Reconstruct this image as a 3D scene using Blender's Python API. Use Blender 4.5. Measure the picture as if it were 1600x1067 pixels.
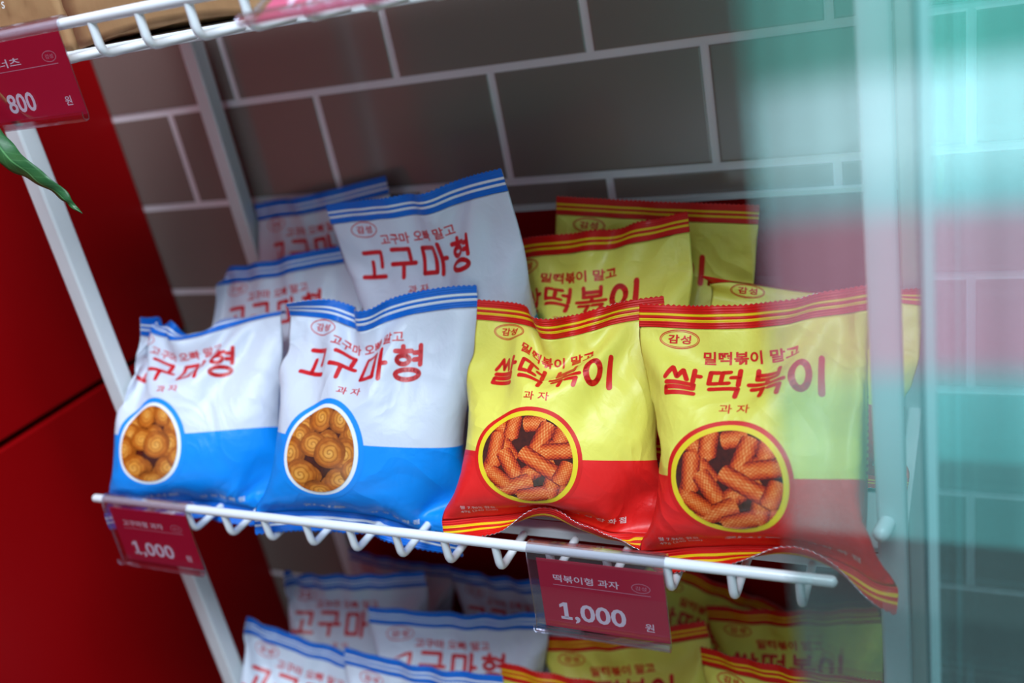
import bpy, bmesh, math, random
import numpy as np
from mathutils import Vector, Matrix, Euler

SC = bpy.context.scene
COL = SC.collection
for ob in list(bpy.data.objects):
    bpy.data.objects.remove(ob, do_unlink=True)


# ------------------------------------------------------------------ camera, world, light, exposure
def srgb(r, g, b, a=1.0):
    f = lambda c: (c / 255 / 12.92) if c / 255 <= 0.04045 else ((c / 255 + .055) / 1.055) ** 2.4
    return (f(r), f(g), f(b), a)


cam = bpy.data.cameras.new('camera')
cam_ob = bpy.data.objects.new('camera', cam)
COL.objects.link(cam_ob)
R_ = Vector((0.8962, 0.4027, -0.1861)).normalized()
F_ = Vector((-0.4435, 0.8060, -0.3919)).normalized()
U_ = R_.cross(F_).normalized()
R_ = F_.cross(U_).normalized()
EYE = Vector((0, 0, 1.45))
cam_ob.matrix_world = Matrix(((R_.x, U_.x, -F_.x, EYE.x), (R_.y, U_.y, -F_.y, EYE.y),
                              (R_.z, U_.z, -F_.z, EYE.z), (0, 0, 0, 1)))
cam.sensor_fit = 'HORIZONTAL'
cam.sensor_width = 36.0
cam.lens = 1501.4 * 36.0 / 1600.0
cam.clip_start = 0.01
cam.dof.use_dof = True
cam.dof.focus_distance = 0.535
cam.dof.aperture_fstop = 3.7
SC.camera = cam_ob

SC.view_settings.view_transform = 'Standard'
SC.view_settings.look = 'None'
SC.view_settings.exposure = 0.14
SC.view_settings.gamma = 1.0
SC.view_settings.use_curve_mapping = False


class NT:
    """Tiny helper to write node trees."""
    def __init__(self, tree):
        self.t = tree
        self.t.nodes.clear()

    def n(self, kind, **kw):
        nd = self.t.nodes.new(kind)
        ins = kw.pop('ins', {})
        for k, v in kw.items():
            setattr(nd, k, v)
        for k, v in ins.items():
            self.put(nd.inputs[k], v)
        return nd

    def put(self, sock, v):
        if isinstance(v, bpy.types.NodeSocket):
            self.t.links.new(v, sock)
        elif isinstance(v, bpy.types.Node):
            self.t.links.new(v.outputs[0], sock)
        else:
            sock.default_value = v

    def m(self, op, a, b=None, c=None, clamp=False):
        nd = self.t.nodes.new('ShaderNodeMath')
        nd.operation = op
        nd.use_clamp = clamp
        for i, v in enumerate((a, b, c)):
            if v is not None:
                self.put(nd.inputs[i], v)
        return nd.outputs[0]

    def step(self, x, lo, hi):
        nd = self.t.nodes.new('ShaderNodeMapRange')
        nd.interpolation_type = 'SMOOTHSTEP'
        self.put(nd.inputs[0], x)
        nd.inputs[1].default_value, nd.inputs[2].default_value = lo, hi
        return nd.outputs[0]

    def mix(self, f, a, b, blend='MIX'):
        nd = self.t.nodes.new('ShaderNodeMix')
        nd.data_type = 'RGBA'
        nd.blend_type = blend
        self.put(nd.inputs[0], f)
        self.put(nd.inputs[6], a)
        self.put(nd.inputs[7], b)
        return nd.outputs[2]

    def ramp(self, x, stops, interp='LINEAR'):
        nd = self.t.nodes.new('ShaderNodeValToRGB')
        cr = nd.color_ramp
        cr.interpolation = interp
        while len(cr.elements) < len(stops):
            cr.elements.new(0.5)
        for e, (p, c) in zip(cr.elements, stops):
            e.position, e.color = p, c
        self.put(nd.inputs[0], x)
        return nd.outputs[0]


# the world: a bright overcast street in front of the shelf (sky above, pale walls, a pink awning, planting, paving)
world = bpy.data.worlds.new('street_daylight')
SC.world = world
world.use_nodes = True
W = NT(world.node_tree)
gen = W.n('ShaderNodeTexCoord').outputs['Generated']
sep = W.n('ShaderNodeSeparateXYZ', ins={0: gen})
dx, dy, dz = sep.outputs
sky = W.ramp(W.m('MULTIPLY_ADD', dz, .5, .5),
             [(0.0, srgb(70, 92, 94)), (0.22, srgb(88, 136, 140)), (0.262, srgb(112, 160, 166)), (0.278, srgb(196, 128, 150)),
              (0.333, srgb(196, 136, 156)), (0.348, srgb(156, 186, 196)), (0.372, srgb(205, 226, 236)), (0.394, srgb(205, 226, 236)),
              (0.413, srgb(92, 156, 150)), (0.47, srgb(110, 170, 166)), (0.52, srgb(170, 205, 212)), (0.62, srgb(205, 222, 245)),
              (1.0, srgb(214, 230, 255))])
streak = W.n('ShaderNodeTexNoise', noise_dimensions='2D', ins={'Scale': 1.0, 'Detail': 3.0, 'Roughness': .6})
vec = W.n('ShaderNodeCombineXYZ', ins={0: W.m('MULTIPLY', W.m('DIVIDE', dx, W.m('ADD', W.m('ABSOLUTE', dy), .05)), 16.0),
                                       1: W.m('MULTIPLY', dz, .5)})
W.put(streak.inputs['Vector'], vec)
right = W.m('MULTIPLY', W.step(dx, -.34, -.08), W.m('SUBTRACT', 1.0, W.m('MULTIPLY', W.step(dx, .12, .4), .85)))
left = W.m('SUBTRACT', 1.0, W.step(dx, -.80, -.58))
gain = W.m('MULTIPLY', W.m('MULTIPLY_ADD', right, 1.9, .14), W.m('MULTIPLY_ADD', streak.outputs[0], 1.4, .3))
up = W.step(dz, -.02, .25)
gain = W.m('ADD', W.m('MULTIPLY', gain, W.m('SUBTRACT', 1.0, up)), W.m('MULTIPLY', up, .34))
gain = W.m('ADD', gain, W.m('MULTIPLY', left, W.m('MULTIPLY', W.m('SUBTRACT', 1.0, up), .8)))
tinted = W.mix(W.m('MULTIPLY', left, W.m('SUBTRACT', 1.0, up)), sky, srgb(200, 158, 188))
bg = W.n('ShaderNodeBackground', ins={0: tinted, 1: gain})
W.n('ShaderNodeOutputWorld', ins={0: bg.outputs[0]})


def area_light(name, loc, target, size, watts, color):
    l = bpy.data.lights.new(name, 'AREA')
    l.shape = 'RECTANGLE'
    l.size, l.size_y = size
    l.energy = watts
    l.color = color
    o = bpy.data.objects.new(name, l)
    COL.objects.link(o)
    o.location = loc
    o.rotation_euler = (Vector(target) - Vector(loc)).to_track_quat('-Z', 'Y').to_euler()
    return o


area_light('daylight_from_the_street', (0.35, -0.16, 2.75), (-.25, .42, 1.1), (1.3, .7), 58, (.77, .885, 1.0))


# ------------------------------------------------------------------ materials
MATS = {}


def mat(name, color=None, rough=.5, spec=.5, metal=0.0, coat=0.0, build=None, bump=None):
    """Procedural material; build(N) may return a colour socket, bump(N) a height socket with strength."""
    if name in MATS:
        return MATS[name]
    m = bpy.data.materials.new(name)
    m.use_nodes = True
    N = NT(m.node_tree)
    b = N.n('ShaderNodeBsdfPrincipled')
    N.n('ShaderNodeOutputMaterial', ins={0: b.outputs[0]})
    if build:
        r = build(N)
        c, rr = r if isinstance(r, tuple) else (r, None)
        N.put(b.inputs['Base Color'], c)
        if rr is not None:
            N.put(b.inputs['Roughness'], rr)
        else:
            b.inputs['Roughness'].default_value = rough
    else:
        nz = N.n('ShaderNodeTexNoise', ins={'Vector': N.n('ShaderNodeTexCoord').outputs['Object'], 'Scale': 35., 'Detail': 3.})
        N.put(b.inputs['Base Color'], N.mix(N.m('MULTIPLY', nz.outputs[0], .12), color, (color[0] * .8, color[1] * .8, color[2] * .8, 1)))
        b.inputs['Roughness'].default_value = rough
    b.inputs['Specular IOR Level'].default_value = spec
    b.inputs['Metallic'].default_value = metal
    b.inputs['Coat Weight'].default_value = coat
    b.inputs['Coat Roughness'].default_value = .08
    if bump:
        h, st, dist = bump(N)
        bp = N.n('ShaderNodeBump', ins={'Height': h, 'Strength': st, 'Distance': dist})
        N.put(b.inputs['Normal'], bp.outputs[0])
    MATS[name] = m
    return m


def clear_mat(name, tint, gloss, amount, rough=0.02, streaks=False):
    """Thin clear sheet: see-through with a reflecting surface."""
    m = bpy.data.materials.new(name)
    m.use_nodes = True
    N = NT(m.node_tree)
    tr = N.n('ShaderNodeBsdfTransparent', ins={0: tint})
    gl = N.n('ShaderNodeBsdfGlossy', ins={0: gloss, 'Roughness': rough})
    lw = N.n('ShaderNodeLayerWeight', ins={0: .35})
    f = N.m('ADD', N.m('MULTIPLY', lw.outputs[0], .5), amount, clamp=True)
    if streaks:
        ob = N.n('ShaderNodeTexCoord').outputs['Object']
        mp = N.n('ShaderNodeMapping', ins={0: ob, 'Scale': (90., 1., 1.2)})
        nz = N.n('ShaderNodeTexNoise', ins={'Vector': mp.outputs[0], 'Scale': 1., 'Detail': 4., 'Roughness': .6})
        f = N.m('MULTIPLY', f, N.m('MULTIPLY_ADD', nz.outputs[0], 1.1, .45), clamp=True)
    mx = N.n('ShaderNodeMixShader', ins={0: f, 1: tr.outputs[0], 2: gl.outputs[0]})
    N.n('ShaderNodeOutputMaterial', ins={0: mx.outputs[0]})
    MATS[name] = m
    return m


def white_paint(N):
    nz = N.n('ShaderNodeTexNoise', ins={'Vector': N.n('ShaderNodeTexCoord').outputs['Object'], 'Scale': 60., 'Detail': 4.})
    return N.mix(nz.outputs[0], srgb(226, 230, 232), srgb(214, 219, 222))


WHITE = mat('white_powder_coat', build=white_paint, rough=.32)
WIRE = mat('white_wire_enamel', color=srgb(232, 236, 240), rough=.22, coat=.4)
DECK = mat('white_shelf_board', color=srgb(206, 210, 212), rough=.45)


def red_lacquer(N):
    nz = N.n('ShaderNodeTexNoise', ins={'Vector': N.n('ShaderNodeTexCoord').outputs['Object'], 'Scale': 5., 'Detail': 2.})
    return N.mix(nz.outputs[0], srgb(150, 3, 8), srgb(138, 2, 6))


REDP = mat('red_lacquer', build=red_lacquer, rough=.42, spec=.12)
DARK = mat('dark_gap', color=srgb(16, 8, 8), rough=.8)

TILE_W, TILE_H = .1500, .0803


def tile_nodes(N):
    co = N.n('ShaderNodeTexCoord').outputs['Object']
    sp = N.n('ShaderNodeSeparateXYZ', ins={0: co})
    # the wall object's origin is a tile joint crossing, x along the wall, z up
    v = N.n('ShaderNodeCombineXYZ', ins={0: sp.outputs[0], 1: sp.outputs[2]})
    br = N.n('ShaderNodeTexBrick', offset=.5, offset_frequency=2, squash=1.0,
             ins={'Vector': v.outputs[0], 'Scale': 1.0, 'Mortar Size': .0029, 'Mortar Smooth': .12, 'Bias': 0.0,
                  'Brick Width': TILE_W, 'Row Height': TILE_H, 'Color1': srgb(142, 124, 117), 'Color2': srgb(135, 118, 111),
                  'Mortar': srgb(250, 238, 244)})
    nz = N.n('ShaderNodeTexNoise', ins={'Vector': co, 'Scale': 9., 'Detail': 2.})
    c = N.mix(N.m('MULTIPLY', nz.outputs[0], .25), br.outputs[0], srgb(104, 92, 86))
    rough = N.m('MULTIPLY_ADD', br.outputs[1], .5, .16)
    return c, rough


def tile_bump(N):
    co = N.n('ShaderNodeTexCoord').outputs['Object']
    sp = N.n('ShaderNodeSeparateXYZ', ins={0: co})
    v = N.n('ShaderNodeCombineXYZ', ins={0: sp.outputs[0], 1: sp.outputs[2]})
    br = N.n('ShaderNodeTexBrick', offset=.5, offset_frequency=2, ins={
        'Vector': v.outputs[0], 'Scale': 1.0, 'Mortar Size': .0041, 'Mortar Smooth': .8, 'Brick Width': TILE_W, 'Row Height': TILE_H})
    nz = N.n('ShaderNodeTexNoise', ins={'Vector': co, 'Scale': 12., 'Detail': 1.})
    return N.m('ADD', N.m('MULTIPLY', br.outputs[1], -1.0), N.m('MULTIPLY', nz.outputs[0], .25)), .55, .0015


TILE = mat('taupe_wall_tiles', build=tile_nodes, bump=tile_bump, spec=.75, coat=.35)


# ------------------------------------------------------------------ mesh helpers
def link(name, me, material=None, parent=None, smooth=False):
    for m in ([] if material is None else (material if isinstance(material, (list, tuple)) else [material])):
        me.materials.append(m)
    if smooth:
        me.polygons.foreach_set('use_smooth', [True] * len(me.polygons))
    o = bpy.data.objects.new(name, me)
    COL.objects.link(o)
    if parent:
        o.parent = parent
    return o


def bm_obj(name, bm, material, parent=None, smooth=False):
    me = bpy.data.meshes.new(name)
    bmesh.ops.recalc_face_normals(bm, faces=bm.faces)
    bm.to_mesh(me)
    bm.free()
    return link(name, me, material, parent, smooth)


def thing(name, label, cat, loc=(0, 0, 0), group=None):
    o = bpy.data.objects.new(name, None)
    o.empty_display_size = .02
    COL.objects.link(o)
    o.location = loc
    return tag(o, label, cat, group)


def tag(o, label, cat, group=None):
    o['label'], o['category'] = label, cat
    if group:
        o['group'] = group
    return o


def struct(o):
    o['kind'] = 'structure'
    return o


def add_box(bm, lo, hi, bev=0.0):
    lo, hi = Vector(lo), Vector(hi)
    r = bmesh.ops.create_cube(bm, size=1.0)
    for v in r['verts']:
        v.co = Vector([lo[i] + (v.co[i] + .5) * (hi[i] - lo[i]) for i in range(3)])
    if bev:
        es = list({e for v in r['verts'] for e in v.link_edges})
        bmesh.ops.bevel(bm, geom=es, offset=bev, segments=2, profile=.5, affect='EDGES')


def box(name, lo, hi, material, parent=None, bev=0.0):
    bm = bmesh.new()
    add_box(bm, lo, hi, bev)
    return bm_obj(name, bm, material, parent)


def add_tube(bm, pts, r, seg=12, round_ends=True):
    """A round bar along a polyline."""
    pts = [Vector(p) for p in pts]
    rings, n = [], len(pts)
    ref = None
    seq = [(p, r) for p in pts]
    dirs = []
    for i in range(n):
        a, b = pts[max(0, i - 1)], pts[min(n - 1, i + 1)]
        dirs.append((b - a).normalized())
    items = []
    if round_ends:
        for k in (0.0, .35, .7):
            items.append((pts[0] - dirs[0] * r * (1 - k) * .9, r * math.sqrt(max(0.02, 1 - (1 - k) ** 2)), dirs[0]))
    items += [(p, r, d) for p, d in zip(pts, dirs)]
    if round_ends:
        for k in (.7, .35, 0.0):
            items.append((pts[-1] + dirs[-1] * r * (1 - k) * .9, r * math.sqrt(max(0.02, 1 - (1 - k) ** 2)), dirs[-1]))
    for p, rr, d in items:
        if ref is None:
            ref = d.orthogonal().normalized()
        ref = (ref - d * ref.dot(d)).normalized()
        s = d.cross(ref)
        rings.append([bm.verts.new(p + (ref * math.cos(t) + s * math.sin(t)) * rr)
                      for t in [2 * math.pi * k / seg for k in range(seg)]])
    for a, b in zip(rings, rings[1:]):
        for k in range(seg):
            bm.faces.new((a[k], a[(k + 1) % seg], b[(k + 1) % seg], b[k]))
    bm.faces.new(rings[0][::-1])
    bm.faces.new(rings[-1])


def fillet(pts, r, k=5):
    pts = [Vector(p) for p in pts]
    out = [pts[0]]
    for a, b, c in zip(pts, pts[1:], pts[2:]):
        d1, d2 = (a - b), (c - b)
        q = min(r, d1.length * .45, d2.length * .45)
        p, s = b + d1.normalized() * q, b + d2.normalized() * q
        for i in range(k + 1):
            t = i / k
            out.append(p * (1 - t) ** 2 + b * 2 * t * (1 - t) + s * t ** 2)
    out.append(pts[-1])
    return out


def tube(name, pts, r, material, parent=None, seg=12):
    bm = bmesh.new()
    add_tube(bm, pts, r, seg)
    return bm_obj(name, bm, material, parent, True)


# ------------------------------------------------------------------ the setting
WALL_Y = .610
bm = bmesh.new()
add_box(bm, (-1.9, 0, -1.1212), (1.6, .08, 1.3))
wall_back = struct(bm_obj('wall_back', bm, TILE))
wall_back.location = (-.0845, WALL_Y, 1.1212)      # a joint crossing of the tiles

WL = -.6745
bm = bmesh.new()
add_box(bm, (WL - .018, .12, 1.166), (WL, WALL_Y - .0005, 2.1), .0015)
add_box(bm, (WL - .018, .12, .04), (WL, WALL_Y - .0005, 1.160), .0015)
wall_left = struct(bm_obj('wall_left', bm, REDP))
bm = bmesh.new()
add_box(bm, (WL - .05, .12, .0), (WL - .0185, WALL_Y - .0005, 2.1))
trim_1 = struct(bm_obj('trim_1', bm, DARK))
FLOOR = mat('grey_paving', color=srgb(120, 116, 112), rough=.8)
floor = struct(box('floor', (-1.4, -1.6, -.05), (1.8, .69, 0), FLOOR))

# ------------------------------------------------------------------ the rack
POST = .0136
XL, XR = -.5576, -.0485
YF, YR = .417, .589
SHELF_Z = (1.4464, 1.1390, .8316)            # heights of the three front rails
rack = thing('display_rack', 'white square-tube metal display rack holding the wire shelves against the tiled wall', 'rack', (XL, YF, 0))


def W2L(o, p):
    return Vector(p) - o.location


def rbox(name, lo, hi, material, root, bev=0.0):
    return box(name, W2L(root, lo), W2L(root, hi), material, root, bev)


for x in (XL, XR):
    for y in (YF, YR):
        rbox('post', (x, y, .0006), (x + POST, y + POST, 1.86), WHITE, rack, .0016)
for z in SHELF_Z:
    rbox('front_beam', (XL + POST, YF + .001, z - .022), (XR, YF + .010, z - .0155), WHITE, rack, .0012)
    rbox('rear_beam', (XL + POST, YR + .002, z - .022), (XR, YR + .011, z - .0200), WHITE, rack, .0012)
    for x in (XL + .003, XR + .003):
        rbox('side_beam', (x, YF + POST, z - .022), (x + .008, YR, z - .0200), WHITE, rack, .0012)
bp = rbox('back_panel', (XL + .012, .6034, .25), (XR + .004, .6086, 1.2612), REDP, rack)
bp['label'] = 'red back panel with white top edge'
edge = box('edge_strip', W2L(rack, (XL + POST + .0003, .6030, 1.2612)), W2L(rack, (XR - .0003, .6092, 1.2644)), WHITE, bp)
peg = bmesh.new()
add_tube(peg, [W2L(rack, (XR + .005, YF + .002, 1.1495)), W2L(rack, (XR + .003, YF - .010, 1.1502))], .0042, 14)
bm_obj('shelf_hook', peg, WIRE, rack, True)

RAIL_Y = .381
SHELF_TXT = ('upper white wire shelf with paper bags and the 800 won tag on its rail',
             'middle white wire shelf carrying the sharp front row of snack bags',
             'lowest white wire shelf under the blurred bags at the bottom')
for k, z in enumerate(SHELF_Z):
    sh = thing('wire_shelf', SHELF_TXT[k], 'shelf', (XL, YF, z))
    rbox('shelf_board', (XL + POST + .0005, YF + .0145, z - .0192), (XR - .0005, .602, z - .0155), DECK, sh, .0008)
    tube('front_rail', [W2L(sh, (-.5637, RAIL_Y, z)), W2L(sh, (-.0655, RAIL_Y, z))], .0029, WIRE, sh, 16)
    xs = [-.0808 - .0332 * i for i in range(15)]
    if k == 2:
        xs = []
    for x in xs:
        pts = fillet([(x, RAIL_Y, z), (x, RAIL_Y + .0005, z - .0183), (x, YF - .0025, z - .0183)], .006)
        tube('front_wire', [W2L(sh, p) for p in pts], .0024, WIRE, sh, 10)


# ------------------------------------------------------------------ snack bag film: a small cloth solver
BW, BH, SEAL = 0.150, 0.170, 0.014           # flat width, flat height, height of a crimped seal (metres)
NX, NB, NS = 40, 40, 4                       # film grid: columns, rows of the pouch, rows of one seal
NV = NB + 2 * NS
VROW = np.concatenate([np.linspace(0, SEAL, NS + 1), np.linspace(SEAL, BH - SEAL, NB + 1)[1:],
                       np.linspace(BH - SEAL, BH, NS + 1)[1:]])
UCOL = np.linspace(-BW / 2, BW / 2, NX + 1)
SEAL_ROWS = np.r_[0:NS + 1, NB + NS:NV + 1]


def sync(X):
    m = (X[0, :, (0, -1)] + X[1, :, (0, -1)]) / 2
    X[0, :, (0, -1)] = m
    X[1, :, (0, -1)] = m
    m = (X[0, SEAL_ROWS] + X[1, SEAL_ROWS]) / 2
    X[0, SEAL_ROWS] = m
    X[1, SEAL_ROWS] = m


def fix(a, b, L, ks, kc):
    d = b - a
    n = np.sqrt((d * d).sum(-1)) + 1e-9
    e = n - L
    k = np.where(e > 0, ks, kc) * e / n * .5
    d *= k[..., None]
    a += d
    b -= d


def part_films(X, n, gap=.0012, share=.5):
    """Keep the back film behind the front film."""
    n = np.array(n, float)
    g = ((X[1] - X[0]) @ n)[NS + 1:NB + NS, 1:-1]
    short = np.maximum(0, gap - g)[..., None] * n
    X[0, NS + 1:NB + NS, 1:-1] -= short * share
    X[1, NS + 1:NB + NS, 1:-1] += short * (1 - share)


def film_links(scale=1.0):
    du, dv = BW / NX * scale, np.diff(VROW) * scale
    groups, bends = [], []
    for o in (0, 1):
        groups.append((np.s_[:, :, o:NX:2], np.s_[:, :, o + 1:NX + 1:2], du, 1., .7))
        groups.append((np.s_[:, o:NV:2], np.s_[:, o + 1:NV + 1:2], dv[o::2][None, :, None], 1., .7))
        dg = np.sqrt(du * du + dv[o::2] ** 2)[None, :, None]
        groups.append((np.s_[:, o:NV:2, :-1], np.s_[:, o + 1:NV + 1:2, 1:], dg, .8, .5))
        groups.append((np.s_[:, o:NV:2, 1:], np.s_[:, o + 1:NV + 1:2, :-1], dg, .8, .5))
    k = 3
    for o in range(2 * k):
        bends.append((np.s_[:, :, o:NX + 1 - k:2 * k], np.s_[:, :, o + k:NX + 1:2 * k], du * k, .0, .22))
        r = np.arange(o, NV + 1 - k, 2 * k)
        L = (VROW[r + k] - VROW[r])[None, :, None] * scale
        bends.append((np.s_[:, o:NV + 1 - k:2 * k], np.s_[:, o + k:NV + 1:2 * k], L, .0, .18))
    return groups, bends


def solve_film(seed, fill=0.72, pokes=(), sag=0.35, steps=90, iters=9, pins=()):
    """Inflate a sealed flat tube to part of its full volume; returns front and back grids (rows, cols, 3)."""
    rs = np.random.RandomState(seed)
    U, V = np.meshgrid(UCOL, VROW)
    s, t = (U / BW + .5), np.clip((V - SEAL) / (BH - 2 * SEAL), 0, 1)
    bump = np.sin(np.pi * s) ** .7 * np.sin(np.pi * t) ** .7 * .016
    X = np.zeros((2, NV + 1, NX + 1, 3))
    X[:, :, :, 0], X[:, :, :, 2] = U, V
    X[0, :, :, 1], X[1, :, :, 1] = -bump, bump
    X[:, :, 1:-1, 1] += rs.normal(0, .0006, (2, NV + 1, NX - 1)) * (bump[None, :, 1:-1] > 1e-6)
    Prev = X.copy()
    target = 5.9e-4 * (BW / .138) ** 3 * fill
    groups, bends = film_links()
    for it in range(steps):
        vel = (X - Prev) * .86
        Prev[:] = X
        tu = X[:, 1:-1, 2:] - X[:, 1:-1, :-2]
        tv = X[:, 2:, 1:-1] - X[:, :-2, 1:-1]
        nrm = np.cross(tu, tv) * .25
        nrm[1] *= -1
        vol = abs((nrm[0] * X[0, 1:-1, 1:-1]).sum() + (nrm[1] * X[1, 1:-1, 1:-1]).sum()) / 3
        press = np.clip((target - vol) / target * 9. + .25 * (vol < target), -1.5, 2.5)
        hyd = press + sag * (0.45 - (V[1:-1, 1:-1] / BH)) * 2
        X += vel
        X[:, 1:-1, 1:-1] += nrm * (hyd * 22.)[None, :, :, None]
        for q in range(iters):
            for a, b, L, ks, kc in groups:
                fix(X[a], X[b], L, ks, kc)
            if q % 3 == 0:
                for a, b, L, ks, kc in bends:
                    fix(X[a], X[b], L, ks, kc)
            sync(X)
        for (pu, pv, pr, qx, qy, qz) in pins:
            g = np.exp(-(((U - pu / 1000) ** 2 + (V - pv / 1000) ** 2) / (pr / 1000) ** 2))[None, :, :, None]
            goal = np.stack([U + qx / 1000, 0 * U + qy / 1000, V + qz / 1000], -1)[None]
            X += (goal - X) * g * .5 * min(1.0, it / 25)
        for (px, py, pz, pr) in pokes:
            d = X - np.array([px, py, pz])
            n = np.sqrt((d * d).sum(-1)) + 1e-9
            X += d * (np.maximum(0, pr - n) / n)[..., None] * .6
        part_films(X, (0, 1, 0))
        sync(X)
    return X[0], X[1]


# ------------------------------------------------------------------ printed film: design in flat millimetres
PAL = {'sweet': dict(top=srgb(208, 214, 228), low=srgb(0, 140, 238), ink=srgb(206, 16, 30), low_ink=srgb(225, 232, 240),
                     seal=srgb(0, 104, 206), line=srgb(224, 230, 238), split=77.0),
       'spicy': dict(top=srgb(236, 226, 98), low=srgb(236, 36, 34), ink=srgb(222, 24, 20), low_ink=srgb(238, 226, 226),
                     seal=srgb(216, 20, 14), line=srgb(242, 200, 20), split=67.0)}


PV = lambda y: 14 + (y - 14) * (BH * 1000 - 28) / 148.0


def crinkle(N):
    co = N.n('ShaderNodeTexCoord').outputs['UV']
    ob = N.n('ShaderNodeObjectInfo').outputs['Random']
    v = N.n('ShaderNodeVectorMath', operation='ADD', ins={0: co, 1: N.n('ShaderNodeCombineXYZ', ins={0: N.m('MULTIPLY', ob, 37.), 1: N.m('MULTIPLY', ob, 11.)})})
    nz = N.n('ShaderNodeTexNoise', ins={'Vector': v, 'Scale': 7., 'Detail': 4., 'Roughness': .55, 'Distortion': .5})
    rd = N.n('ShaderNodeTexNoise', ins={'Vector': v, 'Scale': 3.4, 'Detail': 1.5, 'Roughness': .5, 'Distortion': 1.2})
    ridge = N.m('SUBTRACT', 1.0, N.m('MULTIPLY', N.m('ABSOLUTE', N.m('SUBTRACT', rd.outputs[0], .5)), 5.0), clamp=True)
    return N.m('ADD', N.m('MULTIPLY', nz.outputs[0], .55), N.m('MULTIPLY', ridge, .45)), .42, .005


def film_mat(kind):
    p = PAL[kind]

    def build(N):
        s = N.n('ShaderNodeSeparateXYZ', ins={0: N.n('ShaderNodeTexCoord').outputs['UV']})
        u, v = s.outputs[0], s.outputs[1]
        k = N.m('GREATER_THAN', v, PV(p['split']) / (BH * 1000))
        c = N.mix(k, p['low'], p['top'])
        # the back of the pack carries a panel of small print and a seam
        ub = N.m('SUBTRACT', u, 2.0)
        inb = N.m('MULTIPLY', N.m('GREATER_THAN', ub, .62), N.m('LESS_THAN', ub, .965))
        inb = N.m('MULTIPLY', inb, N.m('MULTIPLY', N.m('GREATER_THAN', v, .36), N.m('LESS_THAN', v, .66)))
        ln = N.m('GREATER_THAN', N.m('SINE', N.m('MULTIPLY', v, 300.)), .1)
        wd = N.m('GREATER_THAN', N.n('ShaderNodeTexNoise', noise_dimensions='2D', ins={
            'Vector': N.n('ShaderNodeCombineXYZ', ins={0: N.m('MULTIPLY', u, 60.), 1: N.m('FLOOR', N.m('MULTIPLY', v, 47.7))}),
            'Scale': 1.0}).outputs[0], .42)
        inb = N.m('MULTIPLY', inb, N.m('MULTIPLY', ln, wd))
        return N.mix(N.m('MULTIPLY', inb, .8), c, p['ink'] if kind == 'spicy' else srgb(60, 140, 170))
    return mat('printed_film_' + kind, build=build, rough=.42, spec=.4, coat=.06, bump=crinkle)


def seal_mat(kind):
    p = PAL[kind]

    def build(N):
        s = N.n('ShaderNodeSeparateXYZ', ins={0: N.n('ShaderNodeTexCoord').outputs['UV']})
        t = s.outputs[1]
        band = lambda a, b: N.m('MULTIPLY', N.m('GREATER_THAN', t, a), N.m('LESS_THAN', t, b))
        return N.mix(N.m('ADD', band(.26, .37), band(.50, .61)), p['seal'], p['line'])

    def ribs(N):
        s = N.n('ShaderNodeSeparateXYZ', ins={0: N.n('ShaderNodeTexCoord').outputs['UV']})
        return N.m('SINE', N.m('MULTIPLY', s.outputs[1], 62.)), .35, .0006
    return mat('crimped_seal_' + kind, build=build, rough=.40, spec=.3, coat=.05, bump=ribs)


def piece_uv(N):
    s = N.n('ShaderNodeSeparateXYZ', ins={0: N.n('ShaderNodeUVMap', uv_map='piece')})
    k = N.m('FLOOR', N.m('DIVIDE', N.m('ADD', s.outputs[0], 2.0), 4.0))
    x = N.m('SUBTRACT', s.outputs[0], N.m('MULTIPLY', k, 4.0))
    return x, s.outputs[1], k


def spiral_print(N):
    x, y, k = piece_uv(N)
    r = N.m('SQRT', N.m('ADD', N.m('MULTIPLY', x, x), N.m('MULTIPLY', y, y)))
    th = N.m('ARCTAN2', y, x)
    v = N.n('ShaderNodeCombineXYZ', ins={0: x, 1: y, 2: k})
    nz = N.n('ShaderNodeTexNoise', ins={'Vector': v, 'Scale': 2.2, 'Detail': 3.})
    ring = N.m('SINE', N.m('ADD', N.m('ADD', N.m('MULTIPLY', r, 23.), th), N.m('MULTIPLY', nz.outputs[0], 4.)))
    base = N.ramp(N.m('MULTIPLY_ADD', nz.outputs[0], .5, N.m('MULTIPLY', r, .62)),
                  [(0.12, srgb(240, 180, 92)), (.45, srgb(224, 148, 58)), (.72, srgb(186, 98, 26)), (1.0, srgb(92, 40, 10))])
    rn = N.m('MULTIPLY', N.step(ring, .25, .75), .62)
    return N.mix(rn, base, srgb(150, 72, 18))


def stick_print(N):
    a, c, k = piece_uv(N)
    v = N.n('ShaderNodeCombineXYZ', ins={0: a, 1: c, 2: k})
    nz = N.n('ShaderNodeTexNoise', ins={'Vector': v, 'Scale': 4.5, 'Detail': 6., 'Roughness': .7})
    round_ = N.m('SUBTRACT', 1.0, N.m('MULTIPLY', c, c))
    grid = N.m('MULTIPLY', N.m('SINE', N.m('MULTIPLY', c, 17.)), N.m('SINE', N.m('MULTIPLY', a, 30.)))
    h = N.m('ADD', N.m('MULTIPLY', round_, .50), N.m('ADD', N.m('MULTIPLY', nz.outputs[0], .74), N.m('MULTIPLY', grid, .13)))
    return N.ramp(h, [(0.20, srgb(58, 10, 6)), (.45, srgb(138, 28, 12)), (.64, srgb(204, 66, 18)), (.84, srgb(226, 104, 36)),
                      (1.0, srgb(240, 160, 90))])


def dark_print(N):
    nz = N.n('ShaderNodeTexNoise', ins={'Vector': N.n('ShaderNodeTexCoord').outputs['UV'], 'Scale': 60., 'Detail': 3.})
    return N.mix(nz.outputs[0], srgb(34, 12, 8), srgb(92, 30, 14))


def flat_print(name, color, rough=.42):
    return mat(name, color=color, rough=rough, coat=.06)


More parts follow.
